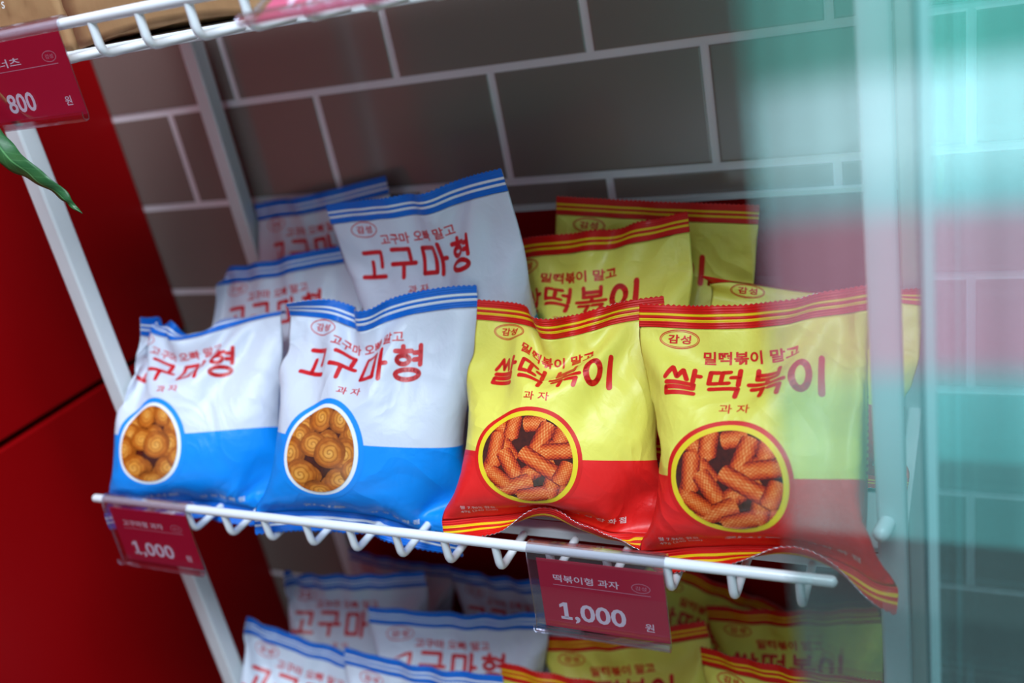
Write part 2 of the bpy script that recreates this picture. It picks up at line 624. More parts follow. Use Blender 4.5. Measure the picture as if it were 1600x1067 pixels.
class Print:
    """Collects flat polygons (millimetres) that lie on the film as print."""
    def __init__(self):
        self.polys = []          # (points, layer, material slot, piece uvs or None)
        self.layer = 0

    def poly(self, pts, slot, uv=None):
        self.polys.append((pts, self.layer, slot, uv))

    def capsule(self, a, b, t, slot):
        a, b = np.array(a, float), np.array(b, float)
        d = b - a
        ang = math.atan2(d[1], d[0])
        pts = [(a[0] + t / 2 * math.cos(ang + math.pi / 2 + math.pi * k / 6), a[1] + t / 2 * math.sin(ang + math.pi / 2 + math.pi * k / 6)) for k in range(7)]
        pts += [(b[0] + t / 2 * math.cos(ang - math.pi / 2 + math.pi * k / 6), b[1] + t / 2 * math.sin(ang - math.pi / 2 + math.pi * k / 6)) for k in range(7)]
        self.poly(pts, slot)

    def strokes(self, glyph, x, y, w, h, t, slot):
        for line in glyph:
            for i, (a, b) in enumerate(zip(line, line[1:])):
                self.layer_nudge = i
                self.capsule((x + a[0] * w, y + a[1] * h), (x + b[0] * w, y + b[1] * h), t, slot)

    def text(self, body, cx, cy, h, slot, width=None, bold=.02, shear=0.0, spacing=1.0):
        """Font lettering centred at (cx, cy); h is the height of the written line."""
        tris = font_tris(body, bold, shear, spacing)
        lo, hi = tris.reshape(-1, 2).min(0), tris.reshape(-1, 2).max(0)
        sy = h / (hi[1] - lo[1])
        sx = sy if width is None else width / (hi[0] - lo[0])
        for tr in tris:
            self.poly([((p[0] - (lo[0] + hi[0]) / 2) * sx + cx, (p[1] - (lo[1] + hi[1]) / 2) * sy + cy) for p in tr], slot)

    def ring(self, cx, cy, a, b, t, slot, n=40):
        for k in range(n):
            p = []
            for q, s in ((k, 1), (k + 1, 1), (k + 1, 0), (k, 0)):
                th = 2 * math.pi * q / n
                p.append((cx + (a - t * (1 - s)) * math.cos(th), cy + (b - t * (1 - s)) * math.sin(th)))
            self.poly(p, slot)


_FT = {}


def font_tris(body, bold, shear, spacing):
    key = (body, bold, shear, spacing)
    if key not in _FT:
        c = bpy.data.curves.new('lettering', 'FONT')
        c.body, c.offset, c.shear, c.space_character, c.resolution_u = body, bold, shear, spacing, 3
        o = bpy.data.objects.new('lettering', c)
        COL.objects.link(o)
        me = bpy.data.meshes.new_from_object(o.evaluated_get(bpy.context.evaluated_depsgraph_get()))
        bpy.data.objects.remove(o, do_unlink=True)
        bpy.data.curves.remove(c)
        me.calc_loop_triangles()
        co = np.array([v.co[:2] for v in me.vertices])
        _FT[key] = np.array([[co[i] for i in t.vertices] for t in me.loop_triangles])
        bpy.data.meshes.remove(me)
    return _FT[key]


def arc(cx, cy, a, b, n=20):
    return [(cx + a * math.cos(2 * math.pi * k / n), cy + b * math.sin(2 * math.pi * k / n)) for k in range(n + 1)]


GO = [[(.10, .90), (.85, .90), (.80, .42)], [(.42, .58), (.42, .10)], [(.0, .10), (.95, .10)]]
GU = [[(.08, .94), (.84, .94), (.82, .60)], [(.0, .47), (1., .47)], [(.5, .47), (.5, .03)]]
MA = [[(.04, .90), (.55, .90), (.55, .10), (.04, .10), (.04, .90)], [(.80, .98), (.80, .02)], [(.80, .50), (1., .50)]]
HYEONG = [[(.32, 1.0), (.32, .94)], [(.06, .86), (.60, .86)], arc(.33, .60, .21, .13), [(.92, 1.0), (.92, .44)],
          [(.70, .80), (.92, .80)], [(.70, .60), (.92, .60)], arc(.50, .16, .40, .15)]
SSAL = [[(.02, .58), (.20, .95), (.36, .60), (.50, .92), (.64, .56)], [(.82, .98), (.82, .52)], [(.82, .76), (1., .76)],
        [(.08, .40), (.86, .40), (.86, .24), (.08, .24), (.08, .06), (.90, .06)]]
TTEOK = [[(.28, .95), (.05, .95), (.05, .50), (.28, .50)], [(.60, .95), (.38, .95), (.38, .50), (.60, .50)],
         [(.88, 1.0), (.88, .42)], [(.66, .73), (.88, .73)], [(.10, .28), (.88, .28), (.84, .0)]]
BOKK = [[(.20, 1.0), (.20, .66), (.80, .66), (.80, 1.0)], [(.20, .83), (.80, .83)], [(.5, .64), (.5, .47)], [(.0, .45), (1., .45)],
        [(.10, .27), (.42, .27), (.35, .0)], [(.56, .27), (.90, .27), (.83, .0)]]
I_ = [arc(.28, .50, .24, .40), [(.88, 1.0), (.88, .0)]]


def egg(cx, cy, a, b, rot, grow=0.0, point=.10, n=56):
    out = []
    for k in range(n):
        t = 2 * math.pi * k / n
        x, y = (a + grow) * math.cos(t) * (1 - point * math.sin(t)), (b + grow) * math.sin(t)
        out.append((cx + x * math.cos(rot) - y * math.sin(rot), cy + x * math.sin(rot) + y * math.cos(rot)))
    return out


def clip_convex(poly, win):
    """Sutherland-Hodgman; win is counter-clockwise."""
    out = list(poly)
    for a, b in zip(win, win[1:] + win[:1]):
        src, out = out, []
        side = lambda p: (b[0] - a[0]) * (p[1] - a[1]) - (b[1] - a[1]) * (p[0] - a[0])
        for p, q in zip(src, src[1:] + src[:1]):
            sp, sq = side(p), side(q)
            if sp >= 0:
                out.append(p)
            if sp * sq < 0:
                t = sp / (sp - sq)
                out.append((p[0] + (q[0] - p[0]) * t, p[1] + (q[1] - p[1]) * t))
        if not out:
            break
    return out


def design(kind):
    P = Print()
    p = PAL[kind]
    INK, LOW, TOP, DARKP, PIECE, SEALC, BLACK = 1, 2, 3, 4, 5, 6, 7
    mats = [film_mat(kind), flat_print('ink_red_' + kind, p['ink']), flat_print('ink_pale_' + kind, p['low_ink']),
            flat_print('ink_top_' + kind, srgb(236, 238, 242) if kind == 'sweet' else srgb(240, 214, 40)),
            mat('print_dark_' + kind, build=dark_print, rough=.2, coat=.5),
            mat('print_snack_' + kind, build=spiral_print if kind == 'sweet' else stick_print, rough=.22, coat=.45),
            flat_print('ink_band_' + kind, p['low'] if kind == 'sweet' else p['ink']), flat_print('ink_black', srgb(30, 16, 12))]
    P.layer = 1
    rs = random.Random(7)
    if kind == 'sweet':
        for g, x in zip((GO, GU, MA, HYEONG), (-56.0, -31.0, -5.0, 19.5)):
            P.strokes(g, x, 119.5, 19.5, 21.5, 3.2, INK)
        P.text('고구마 오빠 말고', -5, 147.5, 7.8, INK, 62, .02)
        P.text('과 자', -9, 111.5, 5.6, INK, 17, .012)
        P.ring(-48, 155.5, 11.5, 5.8, .7, INK)
        P.text('감성', -48, 155.5, 5.4, INK, 14, .02, spacing=1.2)
        P.text('간식툰', -22, 24.5, 6.5, LOW, 30, .03, shear=.2)
        P.text('감 성 잡 화 점', 27, 23, 4.2, LOW, 36, .02)
        cx, cy, a, b, rot = -22, 70.5, 22.8, 28.5, -.14
        P.layer = 2
        P.poly(egg(cx, cy, a, b, rot, 6.2), SEALC)
        P.layer = 3
        P.poly(egg(cx, cy, a, b, rot, 2.6), TOP)
    else:
        for g, x in zip((SSAL, TTEOK, BOKK, I_), (-54.0, -29.0, -5.0, 19.0)):
            P.strokes(g, x, 115.5, 20.4, 20.0, 2.95 if g is not I_ else 4.0, INK)
        P.text('밀떡볶이 말고', -5, 144.0, 8.2, INK, 57, .03)
        P.text('과 자', -11, 107.0, 6.0, INK, 17, .012)
        P.ring(-49, 155, 12.5, 6.0, .6, INK)
        P.ring(-49, 155, 11.5, 5.0, .4, INK)
        P.text('감성', -49, 155, 5.6, INK, 14, .03, spacing=1.15)
        P.text('간식툰', -5, 25.5, 6.5, LOW, 31, .03, shear=.2)
        P.text('감 성 잡 화 점', 34, 24, 4.6, LOW, 38, .02)
        P.text('쌀 7.96% 함유', -47, 26.5, 3.4, LOW, 24, .0)
        P.text('49g (240 kcal)', -47, 21.5, 3.6, LOW, 25, .0)
        cx, cy, a, b, rot = -13, 66, 29.5, 28.0, -.55
        P.layer = 2
        P.poly(egg(cx, cy, a, b, rot, 6.0), SEALC)
        P.layer = 3
        P.poly(egg(cx, cy, a, b, rot, 3.2), TOP)
    win = egg(cx, cy, a, b, rot)
    P.layer = 4
    P.poly(win, DARKP)
    k = 0

    def piece(outline, frame):
        nonlocal k
        pts = clip_convex(outline, win)
        if len(pts) > 2:
            P.layer = 5 + k
            P.poly(pts, PIECE, [(frame(q)[0] + 4.0 * k, frame(q)[1]) for q in pts])
            k += 1

    if kind == 'sweet':
        spots = [(-36, 84, 8, 8), (-6, 90, 7, 8), (-18, 76, 7, 9), (-40, 66, 8, 10), (-3, 78, 7, 10), (-29, 54, 9, 7), (-12, 48, 8, 7),
                 (-24, 92, 8, 10), (-10, 92, 7, 9), (-1, 84, 6, 8), (-38, 78, 8, 8), (-43, 66, 9, 11), (-27, 74, 9, 8), (-5, 70, 8, 11),
                 (-15, 70, 10, 10), (-34, 53, 11, 10), (-7, 52, 10, 9), (1, 60, 7, 9), (-21, 43, 10, 7)]
        for (x, y, rx, ry) in spots:
            w = rs.uniform(-.5, .5)
            ol = [(x + rx * 1.08 * math.cos(t) * math.cos(w) - ry * 1.02 * math.sin(t) * math.sin(w) + .5 * math.sin(3 * t),
                   y + rx * 1.08 * math.cos(t) * math.sin(w) + ry * 1.02 * math.sin(t) * math.cos(w)) for t in [2 * math.pi * q / 22 for q in range(22)]]
            ox, oy = rs.uniform(-.15, .15), rs.uniform(-.15, .15)
            piece(ol, lambda q: ((q[0] - x) / rx / 1.06 + ox * 0, (q[1] - y) / ry / 1.04))
    else:
        sticks = [(-30, 84, 20, -.5), (-6, 60, 22, .6), (4, 74, 20, .1), (-16, 50, 20, 1.0), (-36, 60, 16, 1.2), (6, 48, 20, .8), (-26, 70, 16, -.9),
                  (-24, 86, 17, 1.45), (-10, 89, 15, .2), (8, 84, 15, 1.3), (-6, 76, 30, 1.2), (6, 72, 22, .12), (-34, 70, 23, 1.5), (-24, 62, 20, -1.0),
                  (-21, 47, 26, .42), (3, 50, 20, 1.3), (-31, 52, 15, -.6), (-3, 62, 34, -.55), (10, 58, 16, 1.1), (-9, 42, 20, .25)]
        for (x, y, L, ang) in sticks:
            wd = 10.6
            ca, sa = math.cos(ang), math.sin(ang)
            ol = []
            for (e, sgn) in ((1, 1), (-1, 1)):
                for q in range(7):
                    t = (-math.pi / 2 + math.pi * q / 6) if e == 1 else (math.pi / 2 + math.pi * q / 6)
                    lx = e * (L / 2 - 2.2) + 2.2 * math.cos(t)
                    ly = wd / 2 * math.sin(t)
                    ol.append((x + lx * ca - ly * sa, y + lx * sa + ly * ca))
            piece(ol, lambda q: (((q[0] - x) * ca + (q[1] - y) * sa) / (L * .6), (-(q[0] - x) * sa + (q[1] - y) * ca) / (wd / 2)))
    # build flat, then cut along the film's grid lines so that it follows every fold
    bm = bmesh.new()
    slot_l = bm.faces.layers.int.new('slot')
    uvl = bm.loops.layers.uv.new('piece')
    for pts, layer, slot, uv in P.polys:
        vs = [bm.verts.new((x, PV(y), layer)) for x, y in pts]
        f = bm.faces.new(vs)
        f[slot_l] = slot
        if f.normal.z < 0 or sum(pts[i - 1][0] * pts[i][1] - pts[i][0] * pts[i - 1][1] for i in range(len(pts))) < 0:
            f.normal_flip()
        if uv:
            for lp, c in zip(f.loops, uv if f.loops[0].vert == vs[0] and f.loops[1].vert == vs[1] else [uv[vs.index(l.vert)] for l in f.loops]):
                lp[uvl].uv = c
    for axis, lines in ((0, np.linspace(-BW / 2, BW / 2, 2 * NX + 1)), (1, np.linspace(SEAL, BH - SEAL, 2 * NB + 1))):
        lo = min(v.co[axis] for v in bm.verts) / 1000
        hi = max(v.co[axis] for v in bm.verts) / 1000
        for q in lines:
            if lo < q < hi:
                n = (1, 0, 0) if axis == 0 else (0, 1, 0)
                c = (q * 1000, 0, 0) if axis == 0 else (0, q * 1000, 0)
                bmesh.ops.bisect_plane(bm, geom=list(bm.faces) + list(bm.edges) + list(bm.verts), dist=1e-4, plane_co=c, plane_no=n)
    bm.verts.index_update()
    co = np.array([v.co[:] for v in bm.verts])
    faces = [[v.index for v in f.verts] for f in bm.faces]
    slots = [f[slot_l] for f in bm.faces]
    puv = [[tuple(l[uvl].uv) for l in f.loops] for f in bm.faces]
    bm.free()
    return dict(co=co, faces=faces, slots=slots, puv=puv, mats=mats)


# ------------------------------------------------------------------ film grids -> meshes
def cr_weights(f, n):
    """Catmull-Rom weights of fractional grid indices f on n samples."""
    f = np.asarray(f, float)
    i = np.clip(np.floor(f).astype(int), 0, n - 2)
    t = f - i
    w = np.stack([-.5 * t + t * t - .5 * t ** 3, 1 - 2.5 * t * t + 1.5 * t ** 3, .5 * t + 2 * t * t - 1.5 * t ** 3, -.5 * t * t + .5 * t ** 3], -1)
    idx = i[..., None] + np.arange(-1, 3)
    over = idx > n - 1
    under = idx < 0
    idx = np.clip(idx, 0, n - 1)
    return idx, w


def grid_eval(X, rf, cf):
    """Scattered evaluation of grid X (rows, cols, 3)."""
    ri, rw = cr_weights(rf, X.shape[0])
    ci, cw = cr_weights(cf, X.shape[1])
    out = np.zeros(np.shape(rf) + (3,))
    for a in range(4):
        for b in range(4):
            out += X[ri[..., a], ci[..., b]] * (rw[..., a] * cw[..., b])[..., None]
    return out


def grid_normals(P, flip):
    tu = np.gradient(P, axis=1)
    tv = np.gradient(P, axis=0)
    n = np.cross(tu, tv)
    n /= np.linalg.norm(n, axis=-1, keepdims=True) + 1e-12
    return -n if flip else n


def bend_seal(F, B, top, angles):
    """Fold a seal about its base; angles (degrees) are spread evenly from left to right, positive leans forward."""
    base = NB + NS if top else NS
    rows = range(base + 1, NV + 1) if top else range(base - 1, -1, -1)
    end = NV if top else 0
    ang = np.radians(np.interp(np.linspace(0, 1, NX + 1), np.linspace(0, 1, len(angles)), angles))
    b = F[base].copy()
    d = F[end] - b
    ln = np.linalg.norm(d, axis=1, keepdims=True)
    d = d / ln
    ax = np.gradient(b, axis=0)
    ax /= np.linalg.norm(ax, axis=1, keepdims=True)
    sgn = 1 if top else -1
    ca, sa = np.cos(ang)[:, None], np.sin(ang * sgn)[:, None]
    rot = lambda v, k: v * np.cos(k) + np.cross(ax, v) * np.sin(k) + ax * (ax * v).sum(1, keepdims=True) * (1 - np.cos(k))
    steps = [abs(VROW[r] - VROW[base]) for r in rows]
    pos = b.copy()
    prev = 0.0
    for q, r in enumerate(rows):
        part = min(1.0, (q + 1) / 2.0)
        dirv = rot(d, ang[:, None] * sgn * part)
        pos = pos + dirv * (steps[q] - prev)
        prev = steps[q]
        F[r] = pos
        B[r] = pos


def warp(F, B, items):
    U, V = np.meshgrid(UCOL, VROW)
    for (u, v, r, ddx, ddy, ddz) in items:
        g = np.exp(-(((U - u / 1000) ** 2 + (V - v / 1000) ** 2) / (r / 1000) ** 2))[..., None] * np.array([ddx, ddy, ddz]) / 1000
        F += g
        B += g


def seal_mesh(name, F, top, material, parent, scale):
    base = NB + NS if top else NS
    teeth = 46
    nc = teeth * 4
    cols = np.linspace(0, NX, nc + 1)
    tooth = np.abs((np.arange(nc + 1) % 4) - 2) / 2.0
    rows = 9
    t = np.linspace(0, 1, rows)
    tt = np.repeat(t[:, None], nc + 1, 1)
    tt[-1] = 1 - .085 * tooth
    rf = base + tt * NS * (1 if top else -1)
    P = grid_eval(F, rf, np.repeat(cols[None], rows, 0)) * scale
    N_ = grid_normals(P, not top)
    th = .00022
    V = np.concatenate([(P + N_ * th).reshape(-1, 3), (P - N_ * th).reshape(-1, 3)])
    w = nc + 1
    o = rows * w
    faces, mi = [], []
    for j in range(rows - 1):
        for i in range(nc):
            a, b_, c, d = j * w + i, j * w + i + 1, (j + 1) * w + i + 1, (j + 1) * w + i
            faces += [(a, b_, c, d), (o + d, o + c, o + b_, o + a)]
            mi += [0, 0]
    j = rows - 1
    for i in range(nc):
        a, b_ = j * w + i, j * w + i + 1
        faces.append((a, b_, o + b_, o + a)); mi.append(1)
    for i in (0, nc):
        for j in range(rows - 1):
            a, b_ = j * w + i, (j + 1) * w + i
            faces.append((a, b_, o + b_, o + a)); mi.append(1)
    me = bpy.data.meshes.new(name)
    me.from_pydata(V.tolist(), [], faces)
    uv = np.stack([np.repeat(cols[None] / NX, rows, 0), tt], -1).reshape(-1, 2)
    uv = np.concatenate([uv, uv])
    l = me.uv_layers.new(name='UVMap')
    li = np.zeros(len(me.loops), int)
    me.loops.foreach_get('vertex_index', li)
    l.data.foreach_set('uv', uv[li].ravel())
    me.polygons.foreach_set('material_index', mi)
    me.update()
    return link(name, me, [material, SILVER], parent, True)


SILVER = mat('silver_film_edge', color=srgb(206, 206, 214), rough=.25, metal=.7)
DESIGN = {}


def body_mesh(F, B, kind, parent, scale):
    if kind not in DESIGN:
        DESIGN[kind] = design(kind)
    D = DESIGN[kind]
    nr, nc = 2 * NB + 1, 2 * NX + 1
    rf, cf = np.meshgrid(np.linspace(NS, NB + NS, nr), np.linspace(0, NX, nc), indexing='ij')
    PF = grid_eval(F, rf, cf) * scale
    PB = grid_eval(B, rf, cf) * scale
    NF = grid_normals(PF, False)
    NF = NF * np.where(NF[nr // 2, nc // 2, 1] > 0, -1, 1)
    V = np.concatenate([PF.reshape(-1, 3), PB.reshape(-1, 3)])
    o = nr * nc

    def bidx(j, i):
        return j * nc + i if i in (0, nc - 1) or j in (0, nr - 1) else o + j * nc + i
    faces, uvs, slots = [], [], []
    for j in range(nr - 1):
        for i in range(nc - 1):
            faces.append((j * nc + i, j * nc + i + 1, (j + 1) * nc + i + 1, (j + 1) * nc + i))
            q = [(i, j), (i + 1, j), (i + 1, j + 1), (i, j + 1)]
            vv = lambda jj: (SEAL + (BH - 2 * SEAL) * jj / (nr - 1)) / BH
            uvs += [(a / (nc - 1), vv(b)) for a, b in q]
            faces.append((bidx(j + 1, i), bidx(j + 1, i + 1), bidx(j, i + 1), bidx(j, i)))
            q = [(i, j + 1), (i + 1, j + 1), (i + 1, j), (i, j)]
            uvs += [(2 + a / (nc - 1), vv(b)) for a, b in q]
            slots += [0, 0]
    # print
    co = D['co']
    ci = (co[:, 0] / 1000 / BW + .5) * NX
    ri = NS + (co[:, 1] / 1000 - SEAL) / (BH - 2 * SEAL) * NB
    gi, gj = np.clip(ci * 2, 0, nc - 1.001), np.clip((ri - NS) * 2, 0, nr - 1.001)
    i0, j0 = gi.astype(int), gj.astype(int)
    a, b = (gi - i0)[:, None], (gj - j0)[:, None]
    nrm = (NF[j0, i0] * (1 - a) + NF[j0, i0 + 1] * a) * (1 - b) + (NF[j0 + 1, i0] * (1 - a) + NF[j0 + 1, i0 + 1] * a) * b
    P = (PF[j0, i0] * (1 - a) + PF[j0, i0 + 1] * a) * (1 - b) + (PF[j0 + 1, i0] * (1 - a) + PF[j0 + 1, i0 + 1] * a) * b
    P = P + nrm * (.00014 + .000022 * co[:, 2:3])
    off = len(V)
    V = np.concatenate([V, P])
    faces += [tuple(x + off for x in f) for f in D['faces']]
    slots += D['slots']
    me = bpy.data.meshes.new('film_pouch')
    me.from_pydata(V.tolist(), [], faces)
    base_uv = np.stack([co[:, 0] / 1000 / BW + .5, co[:, 1] / 1000 / BH], -1)
    uv = np.array(uvs + [tuple(base_uv[x]) for f in D['faces'] for x in f])
    me.uv_layers.new(name='UVMap').data.foreach_set('uv', uv.ravel())
    pv = np.array([(0., 0.)] * len(uvs) + [c for f in D['puv'] for c in f])
    me.uv_layers.new(name='piece').data.foreach_set('uv', pv.ravel())
    me.polygons.foreach_set('material_index', slots)
    me.update()
    return link('film_pouch', me, D['mats'], parent, True)


DECK_OFF = .0155                              # the shelf board's top lies this far below the rail
PLACED = []


def push_capsule(X, a, b, r):
    a, b = np.array(a), np.array(b)
    ab = b - a
    t = np.clip(((X - a) @ ab) / (ab @ ab), 0, 1)
    d = X - (a + t[..., None] * ab)
    n = np.sqrt((d * d).sum(-1)) + 1e-9
    X += d * (np.maximum(0, r - n) / n)[..., None]


def push_box(X, lo, hi):
    """Move points out of a box through its nearest face."""
    lo, hi = np.array(lo), np.array(hi)
    inside = ((X > lo) & (X < hi)).all(-1)
    if not inside.any():
        return
    p = X[inside]
    dist = np.concatenate([p - lo, hi - p], 1)
    k = dist.argmin(1)
    for ax in range(3):
        p[k == ax, ax] = lo[ax]
        p[k == ax + 3, ax] = hi[ax]
    X[inside] = p


def push_rack(X, shelf, inside):
    z = SHELF_Z[shelf]
    m = .0012
    # the board lifts what lies over it and stops what hangs in front of it
    m = .003
    on = (X[..., 1] > YF - m) & (X[..., 2] < z - DECK_OFF + m) & (X[..., 2] > z - .09)
    front = on & (X[..., 1] < YF + .012) & (z - DECK_OFF - X[..., 2] > X[..., 1] - YF)
    X[..., 1] = np.where(front, YF - m, X[..., 1])
    X[..., 2] = np.where(on & ~front, z - DECK_OFF + m, X[..., 2])
    m = .0012
    if shelf < 2:
        push_capsule(X, (-.60, RAIL_Y, z), (-.0655, RAIL_Y, z), .0029 + m)
        for a, b in (((-.5535, -.4735), (-.2260, -.1460)) if shelf == 1 else ()):
            push_capsule(X, (a, RAIL_Y, z - .001), (b, RAIL_Y, z - .001), .0070)      # tag clips
        for i in range(15):
            x = -.0808 - .0332 * i
            push_capsule(X, (x, RAIL_Y, z - .0183), (x, YF + .01, z - .0183), .0024 + m)
            push_capsule(X, (x, RAIL_Y, z - .0183), (x, RAIL_Y, z), .0024 + m)
    X[..., 1] = np.minimum(X[..., 1], .6034 - m)
    if inside:
        deep = X[..., 1] > YF - .003          # between the posts a bag stays between them
        X[..., 0] = np.where(X[..., 1] > YF - .017, np.minimum(X[..., 0], XR - .0050), X[..., 0])
        X[..., 0] = np.where(deep, np.clip(X[..., 0], XL + POST + .002, XR - .002), X[..., 0])
    else:
        for x in (XL, XR):
            for y in (YF, YR):
                push_box(X, (x - .004, y - .004, 0), (x + POST + .004, y + POST + .004, 2))
    push_capsule(X, (XR + .004, YF + .002, 1.1495), (XR - .001, YF - .010, 1.1502), .0075)
    if shelf == 2:
        X[..., 2] = np.minimum(X[..., 2], np.where(X[..., 1] > RAIL_Y - .005, SHELF_Z[1] - .0255, 9))
    X[..., 0] = np.maximum(X[..., 0], WL + .002)


BACK = Vector((0, .985, .17)).normalized()


def settle(X, scale, shelf, axis, inside, rounds=24):
    """Let one bag rest against the shelf and the bags already there (it yields backwards)."""
    groups, bends = film_links(scale)
    home = X.copy()
    for it in range(rounds):
        if 0 < it < rounds - 4:
            X += (home - X) * .10
        lo, hi = X.reshape(-1, 3).min(0), X.reshape(-1, 3).max(0)
        for tree, l2, h2 in PLACED:
            if (lo > h2).any() or (hi < l2).any():
                continue
            near = ((X > l2 - .001) & (X < h2 + .001)).all(-1)
            for idx in zip(*np.nonzero(near)):
                p = Vector(X[idx])
                loc, nor, _, dist = tree.find_nearest(p, .08)
                if loc is None:
                    continue
                s_ = (p - loc).dot(nor)
                if s_ >= 0:
                    if dist < .0022:
                        X[idx] = loc + nor * .0024
                    continue
                if dist < .008:
                    X[idx] = loc + nor * .0024
                    continue
                hit = tree.ray_cast(p, BACK, .12)
                q = hit[0] if hit[0] is not None else loc
                X[idx] = q + (hit[1] if hit[0] is not None else nor) * .0024
        push_rack(X, shelf, inside)
        part_films(X, axis, .0012, .0)
        if it < rounds - 4:
            sync(X)
            move = (X - home).reshape(-1, 3).mean(0)
            home += move * .35
            for q in range(5):
                for a, b, L, ks, kc in groups:
                    fix(X[a], X[b], L, ks, kc)
                for a, b, L, ks, kc in bends:
                    fix(X[a], X[b], L, ks, kc)
                sync(X)
        else:
            sync(X)


def remember(X, axis):
    X = X.copy()
    ax = np.array(axis)
    X[0, SEAL_ROWS] -= ax * .0010
    X[1, SEAL_ROWS] += ax * .0010
    from mathutils.bvhtree import BVHTree
    nr, nc = X.shape[1:3]
    V = X.reshape(-1, 3)
    o = nr * nc
    fs = []
    for j in range(nr - 1):
        for i in range(nc - 1):
            a, b, c, d = j * nc + i, j * nc + i + 1, (j + 1) * nc + i + 1, (j + 1) * nc + i
            fs.append((a, b, c, d))
            fs.append((o + d, o + c, o + b, o + a))
    PLACED.append((BVHTree.FromPolygons(V.tolist(), fs), V.min(0), V.max(0)))


def pose(yaw, lean, roll):
    return Matrix.Rotation(yaw, 3, 'Z') @ Matrix.Rotation(-lean, 3, 'X') @ Matrix.Rotation(roll, 3, 'Y')


GROUP = {'sweet': 'white and blue snack bags', 'spicy': 'yellow and red snack bags'}


def snack_bag(kind, at, yaw, lean, roll, label, seed, fill=.64, pokes=(), pins=(), warps=(), top=(0,), bottom=(0,), scale=None,
              sag=.35, shelf=1, inside=True):
    s = scale or (1.0 if kind == 'sweet' else .93)
    F, B = solve_film(seed, fill, pokes, sag, pins=pins)
    bend_seal(F, B, True, top)
    bend_seal(F, B, False, bottom)
    warp(F, B, warps)
    M = np.array(pose(yaw, lean, roll))
    X = np.stack([F, B]) * s @ M.T + np.array(at)
    settle(X, s, shelf, M[:, 1], inside)
    for _ in range(2):                        # the film is too stiff for ripples as fine as the grid
        X[:, :, 1:-1] = .25 * X[:, :, :-2] + .5 * X[:, :, 1:-1] + .25 * X[:, :, 2:]
    X[:, NS + 1:NB + NS] = .2 * X[:, NS:NB + NS - 1] + .6 * X[:, NS + 1:NB + NS] + .2 * X[:, NS + 2:NB + NS + 1]
    push_rack(X, shelf, inside)
    sync(X)
    remember(X, M[:, 1])
    F, B = (X - np.array(at)) @ M / s
    root = thing('snack_bag', label, 'snack bag', at, GROUP[kind])
    root.rotation_euler = pose(yaw, lean, roll).to_euler()
    body_mesh(F, B, kind, root, s)
    seal_mesh('top_seal', F, True, seal_mat(kind), root, s)
    seal_mesh('bottom_seal', F, False, seal_mat(kind), root, s)
    return root


# ------------------------------------------------------------------ price tags
CLEAR = clear_mat('clear_acrylic', (.93, .93, .95, 1), (.95, .95, 1, 1), .10, .04)
ACRYL_EDGE = clear_mat('acrylic_edge', (.74, .70, .80, 1), (.95, .95, 1, 1), .40, .12)
CARD = mat('crimson_card', color=srgb(192, 22, 62), rough=.4)
CARD_INK = mat('pale_card_ink', color=srgb(236, 222, 236), rough=.5)
CARD_DIM = mat('muted_card_ink', color=srgb(214, 150, 172), rough=.5)


